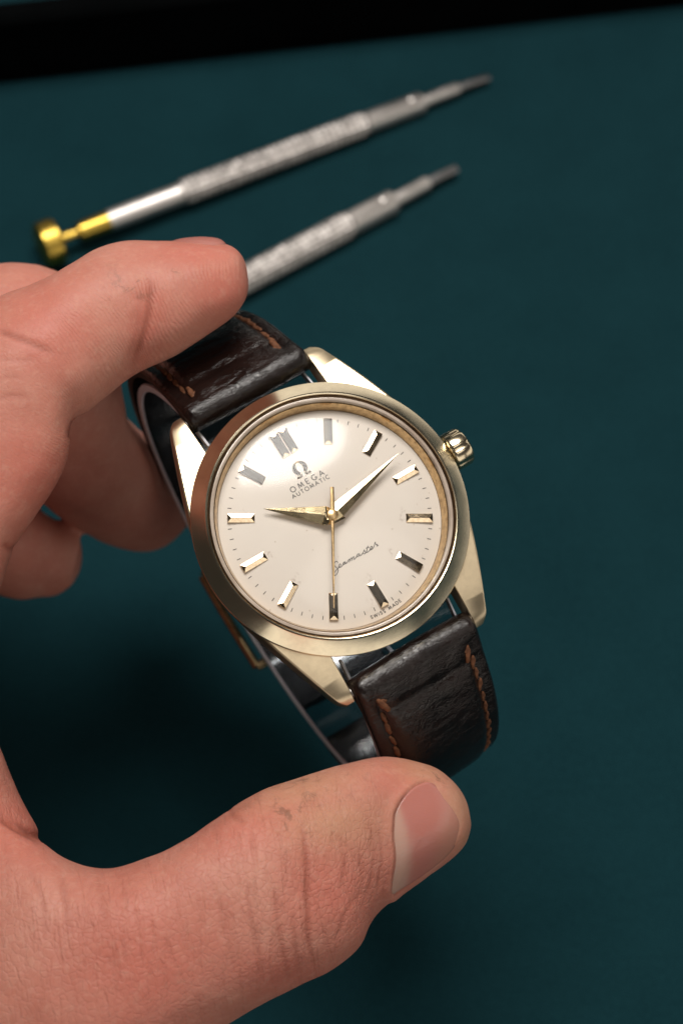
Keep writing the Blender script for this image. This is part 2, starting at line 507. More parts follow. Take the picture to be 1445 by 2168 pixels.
def lug(sx, sy):
    V = []; ny = 40
    for i in range(ny):
        t = i / (ny - 1)
        y = 4.0 + (20.75 - 4.0) * t
        xi = max(8.95, math.sqrt(max(0, 15.0 ** 2 - y * y)))
        if y < 10.2:
            h_ = (y - 4.0) / 6.2; p0_, m0_, p1_, m1_ = 16.45, -.243 * 6.2, 14.78, -.34 * 6.2
            xo = (2 * h_ ** 3 - 3 * h_ ** 2 + 1) * p0_ + (h_ ** 3 - 2 * h_ ** 2 + h_) * m0_ + (-2 * h_ ** 3 + 3 * h_ ** 2) * p1_ + (h_ ** 3 - h_ ** 2) * m1_
        else:
            h_ = (y - 10.2) / 10.55
            xo = 14.78 + (10.75 - 14.78) * h_ + .45 * h_ * (1 - h_)
        rnd = max(0, (t - .93) / .07)
        xo -= .55 * rnd * rnd
        zt = .10 - 2.15 * max(0, (y - 9) / 11.75) ** 1.55
        zb = -3.6 - 1.6 * max(0, (y - 10) / 10.75) ** 1.3
        zt -= .5 * rnd * rnd; zb += .5 * rnd * rnd
        bz = .34; w = xo - xi
        sec = [(xi, zb + .2), (xi, zt - .10), (xi + .10, zt), (xo - bz * 1.05, zt - .10), (xo - bz * .45, zt - .20), (xo - .04, zt - .55),
               (xo, zt - 1.0), (xo - .05, zb + .9), (xo - .35, zb + .25), (xo - .8, zb), (xi + .2, zb)]
        for x, z in sec: V.append((sx * x, sy * y, z))
    k = 11
    F = grid_faces(ny, k, close_v=True) + [tuple(range(k)), tuple(range((ny - 1) * k, ny * k))]
    return mesh('lug', V, F, M['gold_lug'], case, 24)


for sx in (-1, 1):
    for sy in (-1, 1): lug(sx, sy)

# --- bezel, rings, crystal
V, F = lathe([(16.2, .05), (17.25, .05), (17.40, .16), (17.43, .36), (17.36, .52), (15.78, 1.86), (15.68, 1.97), (15.54, 2.03), (15.42, 1.99), (15.36, 1.84),
              (15.34, .3), (16.2, .3)], 220, True)
bezel = mesh('bezel', V, F, M['gold_brushed'], watch, 22)
V, F = lathe([(15.32, .6), (15.32, 1.60), (15.24, 1.66), (15.16, 1.60), (15.14, .6)], 160, True)
mesh('dark_groove_ring', V, F, metal('dark_groove_metal', (.16, .10, .06), .4), bezel, 30)  # dark ring filling the groove between bezel lip and crystal rim
V, F = lathe([(15.12, -.9), (15.12, .9), (14.56, 1.0), (14.52, 1.15), (14.46, 1.12), (14.06, -.10), (13.98, -.62), (13.95, -.9)], 180, True)
mesh('inner_ring', V, F, M['gold_ring'], watch, 18)
V, F = lathe([(14.60, 1.02), (14.62, 1.50), (14.72, 1.66), (14.92, 1.72), (15.06, 1.66), (15.10, 1.02)], 180, True)
mesh('crystal_rim', V, F, M['rim'], watch, 40)
RD, RR = 62.0, 14.85
prof = []
for i in range(44):
    r = RR * i / 43
    prof.append((r, 2.62 + math.sqrt(RD ** 2 - r * r) - math.sqrt(RD ** 2 - RR ** 2)))
# domed acrylic: gentle centre, tighter shoulder, short wall down into the bezel
prof = [(r, z - .62 * max(0, (r - 10.8) / (RR - 10.8)) ** 2.6) for r, z in prof]
prof += [(15.0, 1.90), (15.08, 1.78), (15.10, 1.64)]
V, F = lathe(prof, 180)
mesh('crystal', V, F, M['crystal'], watch, 60)


def zd(r): return -.55 * (r / 14.0) ** 3.2


prof = [(r, zd(r)) for r in np.linspace(0, 13.96, 40)] + [(13.96, -1.2), (0, -1.2)]
V, F = lathe(prof, 160)
dial = mesh('dial', V, F, M['dial'], watch, 40)

# --- applied hour markers
def marker_mesh(w, r0, r1, h):
    mb = MB(); hw = w / 2; g = .035; e = .46
    zb = -.35; zs = .24
    V = [(-hw, r0, zb), (hw, r0, zb), (hw, r1, zb), (-hw, r1, zb),
         (-hw, r0, zs), (hw, r0, zs), (hw, r1, zs), (-hw, r1, zs),
         (-g, r0 + e, h), (g, r0 + e, h), (g, r1 - e, h), (-g, r1 - e, h)]
    F = [(0, 1, 5, 4), (1, 2, 6, 5), (2, 3, 7, 6), (3, 0, 4, 7), (4, 5, 9, 8), (5, 6, 10, 9), (6, 7, 11, 10), (7, 4, 8, 11), (8, 9, 10, 11), (3, 2, 1, 0)]
    mb.add(V, F)
    return mb


me_marker = None
for h in range(1, 13):
    ang = -math.radians(30 * h)
    for off in ((-.62, .62) if h == 12 else (0,)):
        if me_marker is None:
            o = marker_mesh(1.10, 9.45, 12.80, .375).build('hour_marker', M['gold_marker'], dial, None)
            me_marker = o.data
        else:
            o = link('hour_marker', me_marker, dial)
        o.matrix_local = Matrix.Rotation(ang, 4, 'Z') @ Matrix.Translation((off * S, 0, zd(11.1) * S))


# --- printing: ribbons that follow the dial
def ribbons(name, lines, width, parent, lift=.025):
    mb = MB()
    for P in lines:
        P = np.asarray(P, float)
        if len(P) < 2: continue
        T = np.gradient(P, axis=0); T /= np.linalg.norm(T, axis=1)[:, None] + 1e-9
        N = np.stack([-T[:, 1], T[:, 0]], 1) * width / 2
        V = []
        for p, n_ in zip(P, N):
            for q in (p + n_, p - n_):
                V.append((q[0], q[1], zd(np.hypot(*q)) + lift))
        mb.add(V, grid_faces(len(P), 2))
    return mb.build(name, M['ink'], parent, None)


def arc(cx, cy, rx, ry, a0, a1, n=18):
    return [(cx + rx * math.cos(math.radians(a0 + (a1 - a0) * i / n)), cy + ry * math.sin(math.radians(a0 + (a1 - a0) * i / n))) for i in range(n + 1)]


LET = {
    'O': (1.05, [arc(.525, .5, .5, .5, 0, 360, 26)]),
    'M': (1.05, [[(.05, 0), (.18, 1)], [(.18, 1), (.525, .12)], [(.525, .12), (.87, 1)], [(.87, 1), (1.0, 0)]]),
    'E': (.68, [[(.06, 0), (.06, 1)], [(.06, 1), (.62, 1)], [(.06, .52), (.55, .52)], [(.06, 0), (.62, 0)]]),
    'G': (1.0, [arc(.5, .5, .48, .5, 45, 350, 22), [(.98, .40), (.60, .40)]]),
    'A': (.92, [[(0, 0), (.46, 1)], [(.46, 1), (.92, 0)], [(.17, .34), (.75, .34)]]),
    'U': (.82, [[(.06, 1), (.06, .35)] , arc(.41, .35, .35, .35, 180, 360, 12), [(.76, .35), (.76, 1)]]),
    'T': (.72, [[(0, 1), (.72, 1)], [(.36, 1), (.36, 0)]]),
    'I': (.22, [[(.11, 0), (.11, 1)]]),
    'C': (.92, [arc(.5, .5, .48, .5, 50, 310, 20)]),
    'S': (.66, [catmull([(.60, .84), (.34, 1.0), (.08, .82), (.16, .58), (.48, .44), (.60, .22), (.34, 0), (.04, .16)], 4).tolist()]),
    'W': (1.2, [[(0, 1), (.3, 0)], [(.3, 0), (.6, 1)], [(.6, 1), (.9, 0)], [(.9, 0), (1.2, 1)]]),
    'D': (.85, [[(.06, 0), (.06, 1)], [(.06, 1), (.36, 1)], arc(.36, .5, .44, .5, 90, -90, 14), [(.36, 0), (.06, 0)]]),
    ' ': (.45, []),
}


def text_lines(txt, x0, x1, base, cap, xs=1.0):
    adv = [LET[ch][0] * cap * xs for ch in txt]
    gap = ((x1 - x0) - sum(adv)) / (len(txt) - 1)
    out = []; x = x0
    for ch, a_ in zip(txt, adv):
        for pl in LET[ch][1]: out.append([(x + p[0] * cap * xs, base + p[1] * cap) for p in pl])
        x += a_ + gap
    return out


ribbons('maker_name', text_lines('OMEGA', -2.52, 2.28, 5.12, .66), .10, dial)
ribbons('movement_lettering', text_lines('AUTOMATIC', -2.78, 2.62, 4.40, .50), .078, dial)
sw = text_lines('SWISS MADE', -2.25, 2.15, 0, .40)
sw = [[((13.42 - p[1]) * 0 + (13.50 - (p[1])) * math.sin(p[0] / 13.3), -(13.50 - p[1]) * math.cos(p[0] / 13.3)) for p in pl] for pl in sw]
ribbons('origin_lettering', sw, .075, dial)
# script signature traced as pen strokes (crop pixels of the photograph, then laid on the dial)
SC = [
    [(207, 432), (201, 416), (184, 413), (167, 432), (164, 458), (180, 482), (202, 500), (213, 524), (208, 550), (192, 580), (175, 592), (164, 578), (168, 556), (186, 530), (215, 496), (238, 474), (248, 456), (240, 445), (226, 456), (219, 478), (230, 492), (250, 484), (272, 460), (288, 428), (304, 418)],
    [(304, 418), (286, 424), (274, 446), (283, 456), (298, 442), (309, 420), (306, 440), (316, 443), (332, 420), (348, 390), (356, 386), (358, 400), (352, 428)],
    [(354, 420), (372, 376), (385, 368), (388, 385), (379, 410)],
    [(381, 404), (402, 360), (412, 352), (416, 366), (411, 385), (421, 388), (440, 364), (460, 326), (478, 314)],
    [(478, 314), (458, 325), (449, 348), (458, 357), (475, 341), (487, 316), (483, 340), (493, 345), (512, 326), (534, 294), (546, 264), (550, 285), (561, 302), (555, 315), (540, 319), (527, 311)],
    [(540, 319), (562, 308), (578, 270), (591, 214)],
    [(591, 214), (576, 290), (586, 298), (602, 284), (634, 252), (648, 230), (638, 220), (622, 240), (618, 262), (632, 266), (652, 250), (670, 222), (682, 168), (687, 178), (694, 200), (712, 194), (706, 220), (726, 207)],
    [(564, 246), (612, 231)],
]
lines = []
for st in SC:
    P = np.array([px2dial(680 + a / 6.02, 1120 + b / 6.02, zd(6.5)) for a, b in st])
    lines.append(catmull(P, 4))
ribbons('script_lettering', lines, .08, dial)
# minute track
lines = []
for k in range(60):
    if k % 5 == 0: continue
    a = math.radians(90 - 6 * k)
    lines.append([(12.32 * math.cos(a), 12.32 * math.sin(a)), (12.80 * math.cos(a), 12.80 * math.sin(a))])
ribbons('minute_track', lines, .085, dial)
# applied horseshoe emblem
mb = MB(); nA = 34; V = []
for i in range(nA):
    a = math.radians(-62 + 304 * i / (nA - 1))
    o_ = (.98 * math.cos(a), .12 + .92 * math.sin(a)); i_ = (.43 * math.cos(a), .20 + .66 * math.sin(a))
    V += [(*o_, -.2), (*o_, .10), (*((np.array(o_) + i_) / 2), .19), (*i_, .10), (*i_, -.2)]
mb.add(V, grid_faces(nA, 5, close_v=True) + [tuple(range(5)), tuple(range((nA - 1) * 5, nA * 5))])
for s_ in (-1, 1):
    P = [(.16 * s_, -.55), (.52 * s_, -.80), (.96 * s_, -.70), (.98 * s_, -.98), (.26 * s_, -1.0)]
    Vt = [(*p, .13) for p in P] + [(*p, -.2) for p in P]
    k = len(P)
    mb.add(Vt, [tuple(range(k)), tuple(range(2 * k - 1, k - 1, -1))] + [(i, (i + 1) % k, k + (i + 1) % k, k + i) for i in range(k)])
em = mb.build('emblem', M['gold_hand'], dial, 20)
em.location = Vector((0, 7.22, zd(7.2))) * S


# --- hands
def dauphine(name, tip, half, b, tail, z, rise, mat):
    ang = math.atan2(tip[1], tip[0]); L = math.hypot(*tip)
    V = [(L, 0, 0), (b, half, 0), (-tail * .35, half * .62, 0), (-tail, 0, 0), (-tail * .35, -half * .62, 0), (b, -half, 0),
         (b, 0, rise), (-tail * .5, 0, rise * .7), (L * .985, 0, .05)]
    V += [(x, y, -.09) for x, y, _ in V[:6]]
    F = [(0, 8, 6, 1), (1, 6, 7, 2), (2, 7, 3), (3, 7, 4), (4, 7, 6, 5), (5, 6, 8, 0), (14, 13, 12, 11, 10, 9)]
    F += [(i, (i + 1) % 6, 9 + (i + 1) % 6, 9 + i) for i in range(6)]
    F = [f for f in F]
    o = mesh(name, V, F, mat, watch, None)
    o.location = (0, 0, z * S); o.rotation_euler = (0, 0, ang)
    return o


hz = .85
dauphine('hour_hand', px2dial(557, 1077, hz), 1.22, .85, 1.75, hz, .36, M['gold_hand'])
dauphine('minute_hand', px2dial(844, 959, 1.25), 1.0, 1.0, 1.75, 1.25, .33, M['gold_hand'])
t0, t1 = np.array(px2dial(703, 1031, 1.65)), np.array(px2dial(707, 1287, 1.65))
ang = math.atan2(*(t1 - t0)[::-1])
Ls, Lt = np.linalg.norm(t1), np.linalg.norm(t0)
V = []
for x, w in ((-Lt, .24), (-Lt * .4, .25), (0, .22), (Ls * .5, .17), (Ls * .93, .085), (Ls, .06)):
    V += [(x, w, -.06), (x, w, .03), (x, w * .4, .10), (x, -w * .4, .10), (x, -w, .03), (x, -w, -.06)]
sh = mesh('seconds_hand', V, grid_faces(6, 6, close_v=True) + [tuple(range(6)), tuple(range(30, 36))], M['gold_seconds'], watch, 30)
sh.location = (0, 0, 1.62 * S); sh.rotation_euler = (0, 0, ang)
V, F = lathe([(0, 2.02), (.35, 2.0), (.62, 1.9), (.72, 1.72), (.72, .9), (0.9, .8), (.9, -.2), (0, -.2)], 40)
mesh('centre_hub', V, F, M['gold_seconds'], watch, 35)

# --- crown
V = []; seg = 120
prof = [(0, 16.4), (1.55, 16.4), (1.55, 17.5), (2.15, 17.55), (2.42, 17.75), (2.52, 18.0), (2.52, 19.75), (2.36, 20.05), (1.95, 20.25), (1.9, 20.30), (0, 20.42)]
for k in range(seg):
    a = 2 * math.pi * k / seg
    for i, (r, x) in enumerate(prof):
        q = 0
        if 3 <= i <= 7: q = -.15 * (max(0, math.cos(a * 7 + .6)) ** 2.5)
        V.append((x, (r + q) * math.cos(a), (r + q) * math.sin(a) - 1.55))
crown = mesh('crown', V, grid_faces(seg, len(prof), close_u=True), M['gold'], watch, 35)
crown.location = Vector((.0, -.25, 0)) * S
mb = MB(); V = []
for i in range(20):
    a = math.radians(-60 + 300 * i / 19)
    for r_ in (.62, .95): V += [(20.55, r_ * math.cos(a), r_ * math.sin(a) - 1.55), (20.30, r_ * math.cos(a), r_ * math.sin(a) - 1.55)]
mb.add(V, [(i * 4 + p, i * 4 + 4 + p, i * 4 + 4 + q, i * 4 + q) for i in range(19) for p, q in ((0, 2), (2, 3), (3, 1), (1, 0))])
mb.build('crown_emblem', M['gold'], crown, 30)

# --- spring bars
for sy in (-1, 1):
    V = []
    for x in (-9.0, 9.0):
        for k in range(16):
            a = 2 * math.pi * k / 16
            V.append((x, sy * 19.6 + .75 * math.cos(a), -3.2 + .75 * math.sin(a)))
    mesh('spring_bar', V, grid_faces(2, 16, close_v=True), M['steel'], watch, 40)

# --- leather strap: two halves following an oval loop in the watch's y-z plane
EA, EB, EZ = 33.6, 27.6, -24.2


def ell(a): return np.array([EA * math.cos(a), EZ + EB * math.sin(a)])


def arc_table(a0, a1, n=600):
    A = np.linspace(a0, a1, n); P = np.array([ell(a) for a in A])
    s = np.concatenate([[0], np.cumsum(np.linalg.norm(np.diff(P, axis=0), axis=1))])
    return A, P, s


def strap_half(sgn, extra, end_a):
    a0 = math.acos(19.9 / EA)
    A, P, sl = arc_table(a0, end_a)
    L = sl[-1]
    ns = 260; nu = 61
    def frame(s):
        i = np.interp(s, sl, np.arange(len(sl)))
        a = np.interp(s, sl, A); p = ell(a)
        t = np.array([-EA * math.sin(a), EB * math.cos(a)]) * (-1); t /= np.linalg.norm(t)
        nn = np.array([EB * math.cos(a), EA * math.sin(a)]); nn /= np.linalg.norm(nn)
        return p, t, nn
    def halfw(s): return 8.78 - 1.35 * min(1, s / 62.0)
    crease_s = [(5.6, .30, .24), (6.6, .22, .20), (7.5, .30, .25), (9.2, .25, .3), (11.4, .3, .35), (13.0, .3, .35), (16, .3, .4), (19, .3, .4)]
    def top(s, u, du=0):
        """outer surface height above the mid line"""
        e = abs(u)
        roll = math.exp(-(s / 2.7) ** 2)
        thin = 1 - .42 * min(1, max(0, s - 6) / 45)
        pad = .5 * (1 - math.tanh((e - .70) / .055))
        flat = .72 * (1 - .75 * max(0, (e - .93) / .07) ** 2)
        hgt = flat + pad * .95 * (1 - (e / .9) ** 2 * .35)
        hgt -= .22 * math.exp(-((e - .765) / .035) ** 2)
        hr = 1.95 - .75 * max(0, (e - .90) / .10) ** 2 - .25 * e * e
        hgt = hgt * (1 - roll) + hr * roll
        hgt = hgt * thin - .28 * math.exp(-((s - 3.9) / .8) ** 2) * pad
        q = (s * .42, u * 3.2 + sgn * 5, .3)
        hgt += .08 * noise.noise(q) + .04 * noise.noise((s * .8, u * 7.5, 3.1 + sgn)) + .035 * noise.noise((s * 1.7, u * 15, 7 + sgn))
        for cs, cd, cwid in crease_s:
            ss = cs + 1.1 * (u * u) * (1 if sgn > 0 else .3) + .8 * noise.noise((u * 1.7, cs, 2.0 + sgn))
            m_ = max(0, .5 + .9 * noise.noise((u * 1.6 + cs * 3.3, cs, 9.0)))
            hgt -= cd * (.26 if sgn > 0 else .12) * m_ * pad * math.exp(-((s - ss) / cwid) ** 2)
        return hgt
    V = []; ss = np.concatenate([np.linspace(0, 30, 190), np.linspace(30, L, ns - 189)[1:]])
    ns = len(ss)
    for s in ss:
        p, t, nn = frame(s); hw = halfw(s)
        base = 1.35 * math.exp(-(s / 2.4) ** 2) + .95
        rowt = []
        for j in range(nu):
            u = -1 + 2 * j / (nu - 1)
            q = p + nn * (top(s, u) + extra)
            rowt.append((u * hw, sgn * q[0], q[1]))
        rowb = []
        for j in range(nu):
            u = 1 - 2 * j / (nu - 1)
            q = p + nn * (-base + .12 * (1 - abs(u)) + extra)
            rowb.append((u * hw * .985, sgn * q[0], q[1]))
        V += rowt + rowb
    k = 2 * nu
    F = grid_faces(ns, k, close_v=True)
    # rounded roll at the spring bar and blunt tail
    p0, t0_, n0 = frame(0)
    rows0 = len(V)
    nr = 9
    for r in range(1, nr):
        ph = math.pi * r / nr
        for j in range(nu):
            u = -1 + 2 * j / (nu - 1)
            tv = top(0, u) + extra; bv = -2.05 + extra
            mid_ = (tv + bv) / 2; rad = (tv - bv) / 2
            q = p0 + n0 * (mid_ + rad * math.cos(ph)) - t0_ * (rad * .95 * math.sin(ph) * (1 - .12 * u * u) + .05 * noise.noise((u * 8, ph * 2, sgn)))
            V.append((u * 8.78 * (1 - .02 * math.sin(ph)), sgn * q[0], q[1]))
    idx = [[j for j in range(nu)]] + [[rows0 + (r - 1) * nu + j for j in range(nu)] for r in range(1, nr)] + [[2 * nu - 1 - j for j in range(nu)]]
    for r in range(nr):
        for j in range(nu - 1): F.append((idx[r][j], idx[r][j + 1], idx[r + 1][j + 1], idx[r + 1][j]))
    for side in (0, nu - 1): F.append(tuple(idx[r][side] for r in range(nr + 1)))
    F.append(tuple(range((ns - 1) * k, ns * k)))
    me = mesh('strap', V, F, M['leather'], watch, 50)
    me.data.materials.append(M['leather_edge'])
    # the cut sides show raw leather
    for pl in me.data.polygons:
        if abs(pl.normal.x) > .92: pl.material_index = 1
    # stitches
    first = None
    for side in (-1, 1):
        s = 2.7; kk = 0
        while s < min(L - 4, 58):
            u = side * (.768 - (.05 if kk == 0 else 0))
            p, t, nn = frame(s); hw = halfw(s)
            q = p + nn * (top(s, u) + .10 + random.uniform(-.06, .05) + extra)
            if first is None:
                Vs = []
                for i in range(11):
                    x = -1 + 2 * i / 10
                    rr = .36 * (1 - abs(x) ** 3.2) ** .5 + .02
                    for a in range(8):
                        th = 2 * math.pi * a / 8 + i * .5
                        tw_ = 1 + .16 * math.cos(th * 2 + i * 1.3)
                        Vs.append((1.15 * x, rr * tw_ * math.cos(th), rr * .75 * tw_ * math.sin(th) - .18 * x * x))
                o = mesh('stitch', Vs, grid_faces(11, 8, close_v=True) + [tuple(range(8)), tuple(range(80, 88))], M['thread'], me, 60)
                first = o.data
            else:
                o = link('stitch', first, me)
            X = Vector((0, sgn * t[0], t[1])); Z = Vector((0, sgn * nn[0], nn[1])); Y = Z.cross(X)
            R = Matrix((X, Y, Z)).transposed().to_4x4()
            R = R @ Matrix.Rotation(math.radians(12 + random.uniform(-9, 9)) * side * sgn, 4, 'Z')
            sc_ = random.uniform(.85, 1.08)
            if kk == 0: sc_ = 1.25
            o.matrix_local = Matrix.Translation(Vector((u * hw, sgn * q[0], q[1])) * S) @ R @ Matrix.Diagonal((sc_ * 1.05, sc_ * random.uniform(.75, 1.05), sc_ * .9, 1))
            if kk == 0 and True:
                o2 = link('stitch', first, me)
                o2.matrix_local = Matrix.Translation(Vector((u * hw - side * .25, sgn * (q[0] - t[0] * .5), q[1] - t[1] * .5)) * S) @ R @ Matrix.Rotation(side * sgn * 1.0, 4, 'Z') @ Matrix.Diagonal((.55, 1.0, .9, 1))
            s += 2.0 + random.uniform(-.15, .15); kk += 1
    return me


strap_12 = strap_half(1, 0.0, math.radians(-118))
strap_12['label'] = 'upper strap half with shiny rolled end and orange stitching'
strap_6 = strap_half(-1, 0.0, math.radians(-50))
strap_6['label'] = 'lower strap half with wrinkled leather running under the thumb'

# --- buckle at the back of the loop
mb = MB()
path = []
for a, wx in ((-118, 1), (-62, 1)):
    pass
def bar_between(p, q, r):
    p, q = np.array(p, float), np.array(q, float); d = q - p; L_ = np.linalg.norm(d); d /= L_
    u_ = np.cross(d, (0.3, .5, .8)); u_ /= np.linalg.norm(u_); v_ = np.cross(d, u_)
    V = [tuple(pt + r * (math.cos(2 * math.pi * i / 10) * u_ + math.sin(2 * math.pi * i / 10) * v_)) for pt in (p, q) for i in range(10)]
    mb.add(V, grid_faces(2, 10, close_v=True) + [tuple(range(10)), tuple(range(10, 20))])
bp = [ell(math.radians(a)) + 1.2 * np.array([math.cos(math.radians(a)), math.sin(math.radians(a))]) for a in (-75, -84, -93, -101)]
for sx in (-1, 1):
    for i in range(3): bar_between((sx * 8.9, *bp[i]), (sx * 8.9, *bp[i + 1]), .7)
for i in (0, 3): bar_between((-8.9, *bp[i]), (8.9, *bp[i]), .7)
bar_between((0, *(bp[0])), (0, *(bp[3])), .6)
mb.build('buckle', M['gold_ring'], watch, 40)

# ------------------------------------------------------------------ clear plastic ring inside the strap
ring = empty('plastic_display_ring')
ring.matrix_world = watch.matrix_world.copy()
tag(ring, 'clear plastic open ring inside the strap loop behind the watch case', 'watch holder')
nR = 150
def ring_pts(o):
    out = []
    for i in range(nR):
        a = math.radians(110 + 320 * i / (nR - 1))      # open behind the watch head
        a = math.radians(60 - 300 * i / (nR - 1))
        out.append(ell(a) - np.array([EB * math.cos(a), EA * math.sin(a)]) / np.hypot(EB * math.cos(a), EA * math.sin(a)) * o)
    return np.array(out)
po, pi_ = ring_pts(2.1), ring_pts(3.4)
V = []
for i in range(nR):
    V += [(-7.7, *po[i]), (7.7, *po[i]), (7.7, *pi_[i]), (-7.7, *pi_[i])]
mesh('band', V, grid_faces(nR, 4, close_v=True) + [(0, 1, 2, 3), (nR * 4 - 4, nR * 4 - 3, nR * 4 - 2, nR * 4 - 1)], M['plastic'], ring, 40)
for sx in (-1, 1):
    V = []
    for i in range(nR):
        m0 = (po[i] + pi_[i]) / 2; d_ = (po[i] - pi_[i]) / 2
        for x, k_ in ((7.72, .93), (7.98, .75), (7.98, -.75), (7.72, -.93)): V.append((sx * x, *(m0 + d_ * k_)))
    mesh('band_edge', V, grid_faces(nR, 4, close_v=True) + [(0, 1, 2, 3), (nR * 4 - 4, nR * 4 - 3, nR * 4 - 2, nR * 4 - 1)], M['plastic_edge'], ring, 40)

# ------------------------------------------------------------------ the hand
def loft(secs, sub=7, nseg=36, p=2.25):
    """secs rows: Ax, Ay, Bx, By (photo pixels of the two outline points), depth of the middle, half thickness in mm"""
    Q = catmull(np.array(secs, float), sub)
    V = []
    for ax_, ay_, bx_, by_, d, t in Q:
        A = px2cam(ax_, ay_, d); B = px2cam(bx_, by_, d)
        C = (A + B) / 2; e1 = (A - B) / 2; e2 = -C / np.linalg.norm(C) * t
        for k in range(nseg):
            th = 2 * math.pi * k / nseg
            c_, s_ = math.cos(th), math.sin(th)
            V.append(C + e1 * math.copysign(abs(c_) ** (2 / p), c_) + e2 * math.copysign(abs(s_) ** (2 / p), s_))
    n_ = len(Q)
    F = grid_faces(n_, nseg, close_v=True) + [tuple(range(nseg)), tuple(range((n_ - 1) * nseg, n_ * nseg))]
    return V, F


def tube(pts, sub=7, nseg=28):
    """pts rows: px, py, depth, radius mm"""
    P = np.array([[*px2cam(a, b, d), r] for a, b, d, r in pts])
    Q = catmull(P, sub); V = []
    T = np.gradient(Q[:, :3], axis=0); T /= np.linalg.norm(T, axis=1)[:, None]
    for q, t in zip(Q, T):
        u_ = np.cross(t, (0, 0, 1.0)); u_ /= np.linalg.norm(u_); v_ = np.cross(t, u_)
        for k in range(nseg):
            th = 2 * math.pi * k / nseg
            V.append(q[:3] + q[3] * (u_ * math.cos(th) + v_ * math.sin(th)))
    n_ = len(Q)
    return V, grid_faces(n_, nseg, close_v=True) + [tuple(range(nseg)), tuple(range((n_ - 1) * nseg, n_ * nseg))]


THUMB = [
    (996, 1722, 1000, 1742, 263.5, .8), (986, 1690, 996, 1765, 263, 3.2), (958, 1652, 982, 1796, 262.5, 5.4), (915, 1622, 935, 1838, 262, 7.2),
    (850, 1606, 862, 1884, 261, 8.2), (780, 1608, 812, 1922, 259, 9.0), (700, 1625, 786, 1952, 257, 9.8), (620, 1650, 764, 2000, 255, 10.5),
    (550, 1676, 705, 2050, 253, 11), (480, 1718, 612, 2097, 251, 11), (400, 1770, 525, 2146, 250, 11.2), (320, 1813, 425, 2205, 250, 12),
    (240, 1838, 300, 2290, 250, 13), (165, 1828, 130, 2400, 251, 14), (90, 1785, -80, 2480, 253, 15), (0, 1720, -300, 2480, 258, 16), (-150, 1660, -480, 2380, 264, 17)]
INDEX = [
    (522, 575, 526, 602, 267, 1), (516, 552, 524, 623, 266.7, 3.2), (500, 528, 513, 647, 266.3, 5), (470, 515, 486, 675, 267, 7.6), (420, 511, 438, 705, 266.2, 8.4),
    (360, 509, 376, 748, 265.7, 8.8), (305, 509, 320, 774, 265.2, 8.8), (250, 513, 282, 794, 264.7, 9.1), (195, 530, 234, 832, 264.2, 9.5),
    (140, 563, 190, 870, 263.2, 9.9), (80, 597, 160, 884, 262.7, 10.3), (0, 628, 150, 922, 262.2, 10.6), (-90, 690, 141, 972, 261.7, 10.7), (-160, 790, 116, 1030, 261.2, 10.8),
    (-210, 900, 75, 1090, 261.2, 10.8), (-250, 1010, 32, 1155, 261.2, 10.9), (-280, 1130, 2, 1245, 261.7, 11.1), (-310, 1250, -28, 1340, 262.2, 11.5), (-340, 1380, -36, 1440, 263.2, 12.3),
    (-380, 1500, -14, 1545, 264.2, 13.3), (-420, 1620, 36, 1672, 264.2, 13.8), (-450, 1750, 84, 1775, 263.2, 14.3), (-450, 1900, 90, 1900, 263.2, 14.3)]
PALM = [(-420, 1130, -180, 1270, 286, 20), (-470, 1330, -150, 1480, 288, 34), (-560, 1550, -170, 1740, 288, 37), (-650, 1780, -240, 2000, 287, 36),
        (-760, 2000, -400, 2200, 286, 31), (-900, 2160, -560, 2340, 285, 27), (-1150, 2320, -800, 2520, 285, 28), (-1500, 2520, -1150, 2740, 285, 31)]
MIDDLE = [(385, 1100, 321, 1.2), (374, 1092, 321, 4.2), (345, 1072, 319.5, 7.4), (290, 1046, 315, 8.6), (228, 1012, 306, 8.6), (155, 945, 295, 8.5), (125, 850, 288, 8.9), (105, 765, 286, 9.2),
          (60, 704, 285, 9.3), (-10, 706, 285, 9.3), (-80, 730, 285, 9.6), (-145, 800, 285, 9.8), (-200, 900, 285, 10), (-260, 1100, 286, 10.6), (-310, 1300, 286, 11.5)]
RING = [(168, 1185, 308, 1.0), (160, 1184, 308, 4), (135, 1180, 307.5, 5.2), (92, 1178, 307, 6.0), (30, 1160, 306, 7.4), (-50, 1090, 306, 8.2), (-110, 960, 306, 8.8), (-160, 860, 307, 9.3),
        (-230, 880, 305, 9.3), (-280, 1050, 304, 9.6), (-330, 1250, 303, 10.5)]
LITTLE = [(-40, 1200, 330, 1.0), (-50, 1195, 330, 5), (-100, 1170, 329, 7), (-170, 1110, 326, 7.6), (-220, 1030, 323, 8), (-270, 1060, 321, 8.2), (-310, 1180, 320, 8.6), (-350, 1320, 318, 9.5)]

mb = MB()
for secs in (THUMB, INDEX, PALM): mb.add(*loft(secs))
for pts in (MIDDLE, RING, LITTLE): mb.add(*tube(pts))
tmp = mesh('hand_tmp', mb.V, mb.F, None, None, None, scale=1.0)     # camera space, millimetres
rm = tmp.modifiers.new('r', 'REMESH'); rm.mode = 'VOXEL'; rm.voxel_size = .42; rm.adaptivity = 0
smo = tmp.modifiers.new('s', 'SMOOTH'); smo.factor = .5; smo.iterations = 12
dg = bpy.context.evaluated_depsgraph_get()
hand_me = bpy.data.meshes.new_from_object(tmp.evaluated_get(dg))
bpy.data.objects.remove(tmp)
nv = len(hand_me.vertices)
co = np.empty(nv * 3); hand_me.vertices.foreach_get('co', co); co = co.reshape(-1, 3)
no = np.empty(nv * 3); hand_me.vertices.foreach_get('normal', no); no = no.reshape(-1, 3)
pxy = np.stack([PW / 2 + FPX * co[:, 0] / -co[:, 2], PH / 2 - FPX * co[:, 1] / -co[:, 2]], 1)
view = -co / np.linalg.norm(co, axis=1)[:, None]
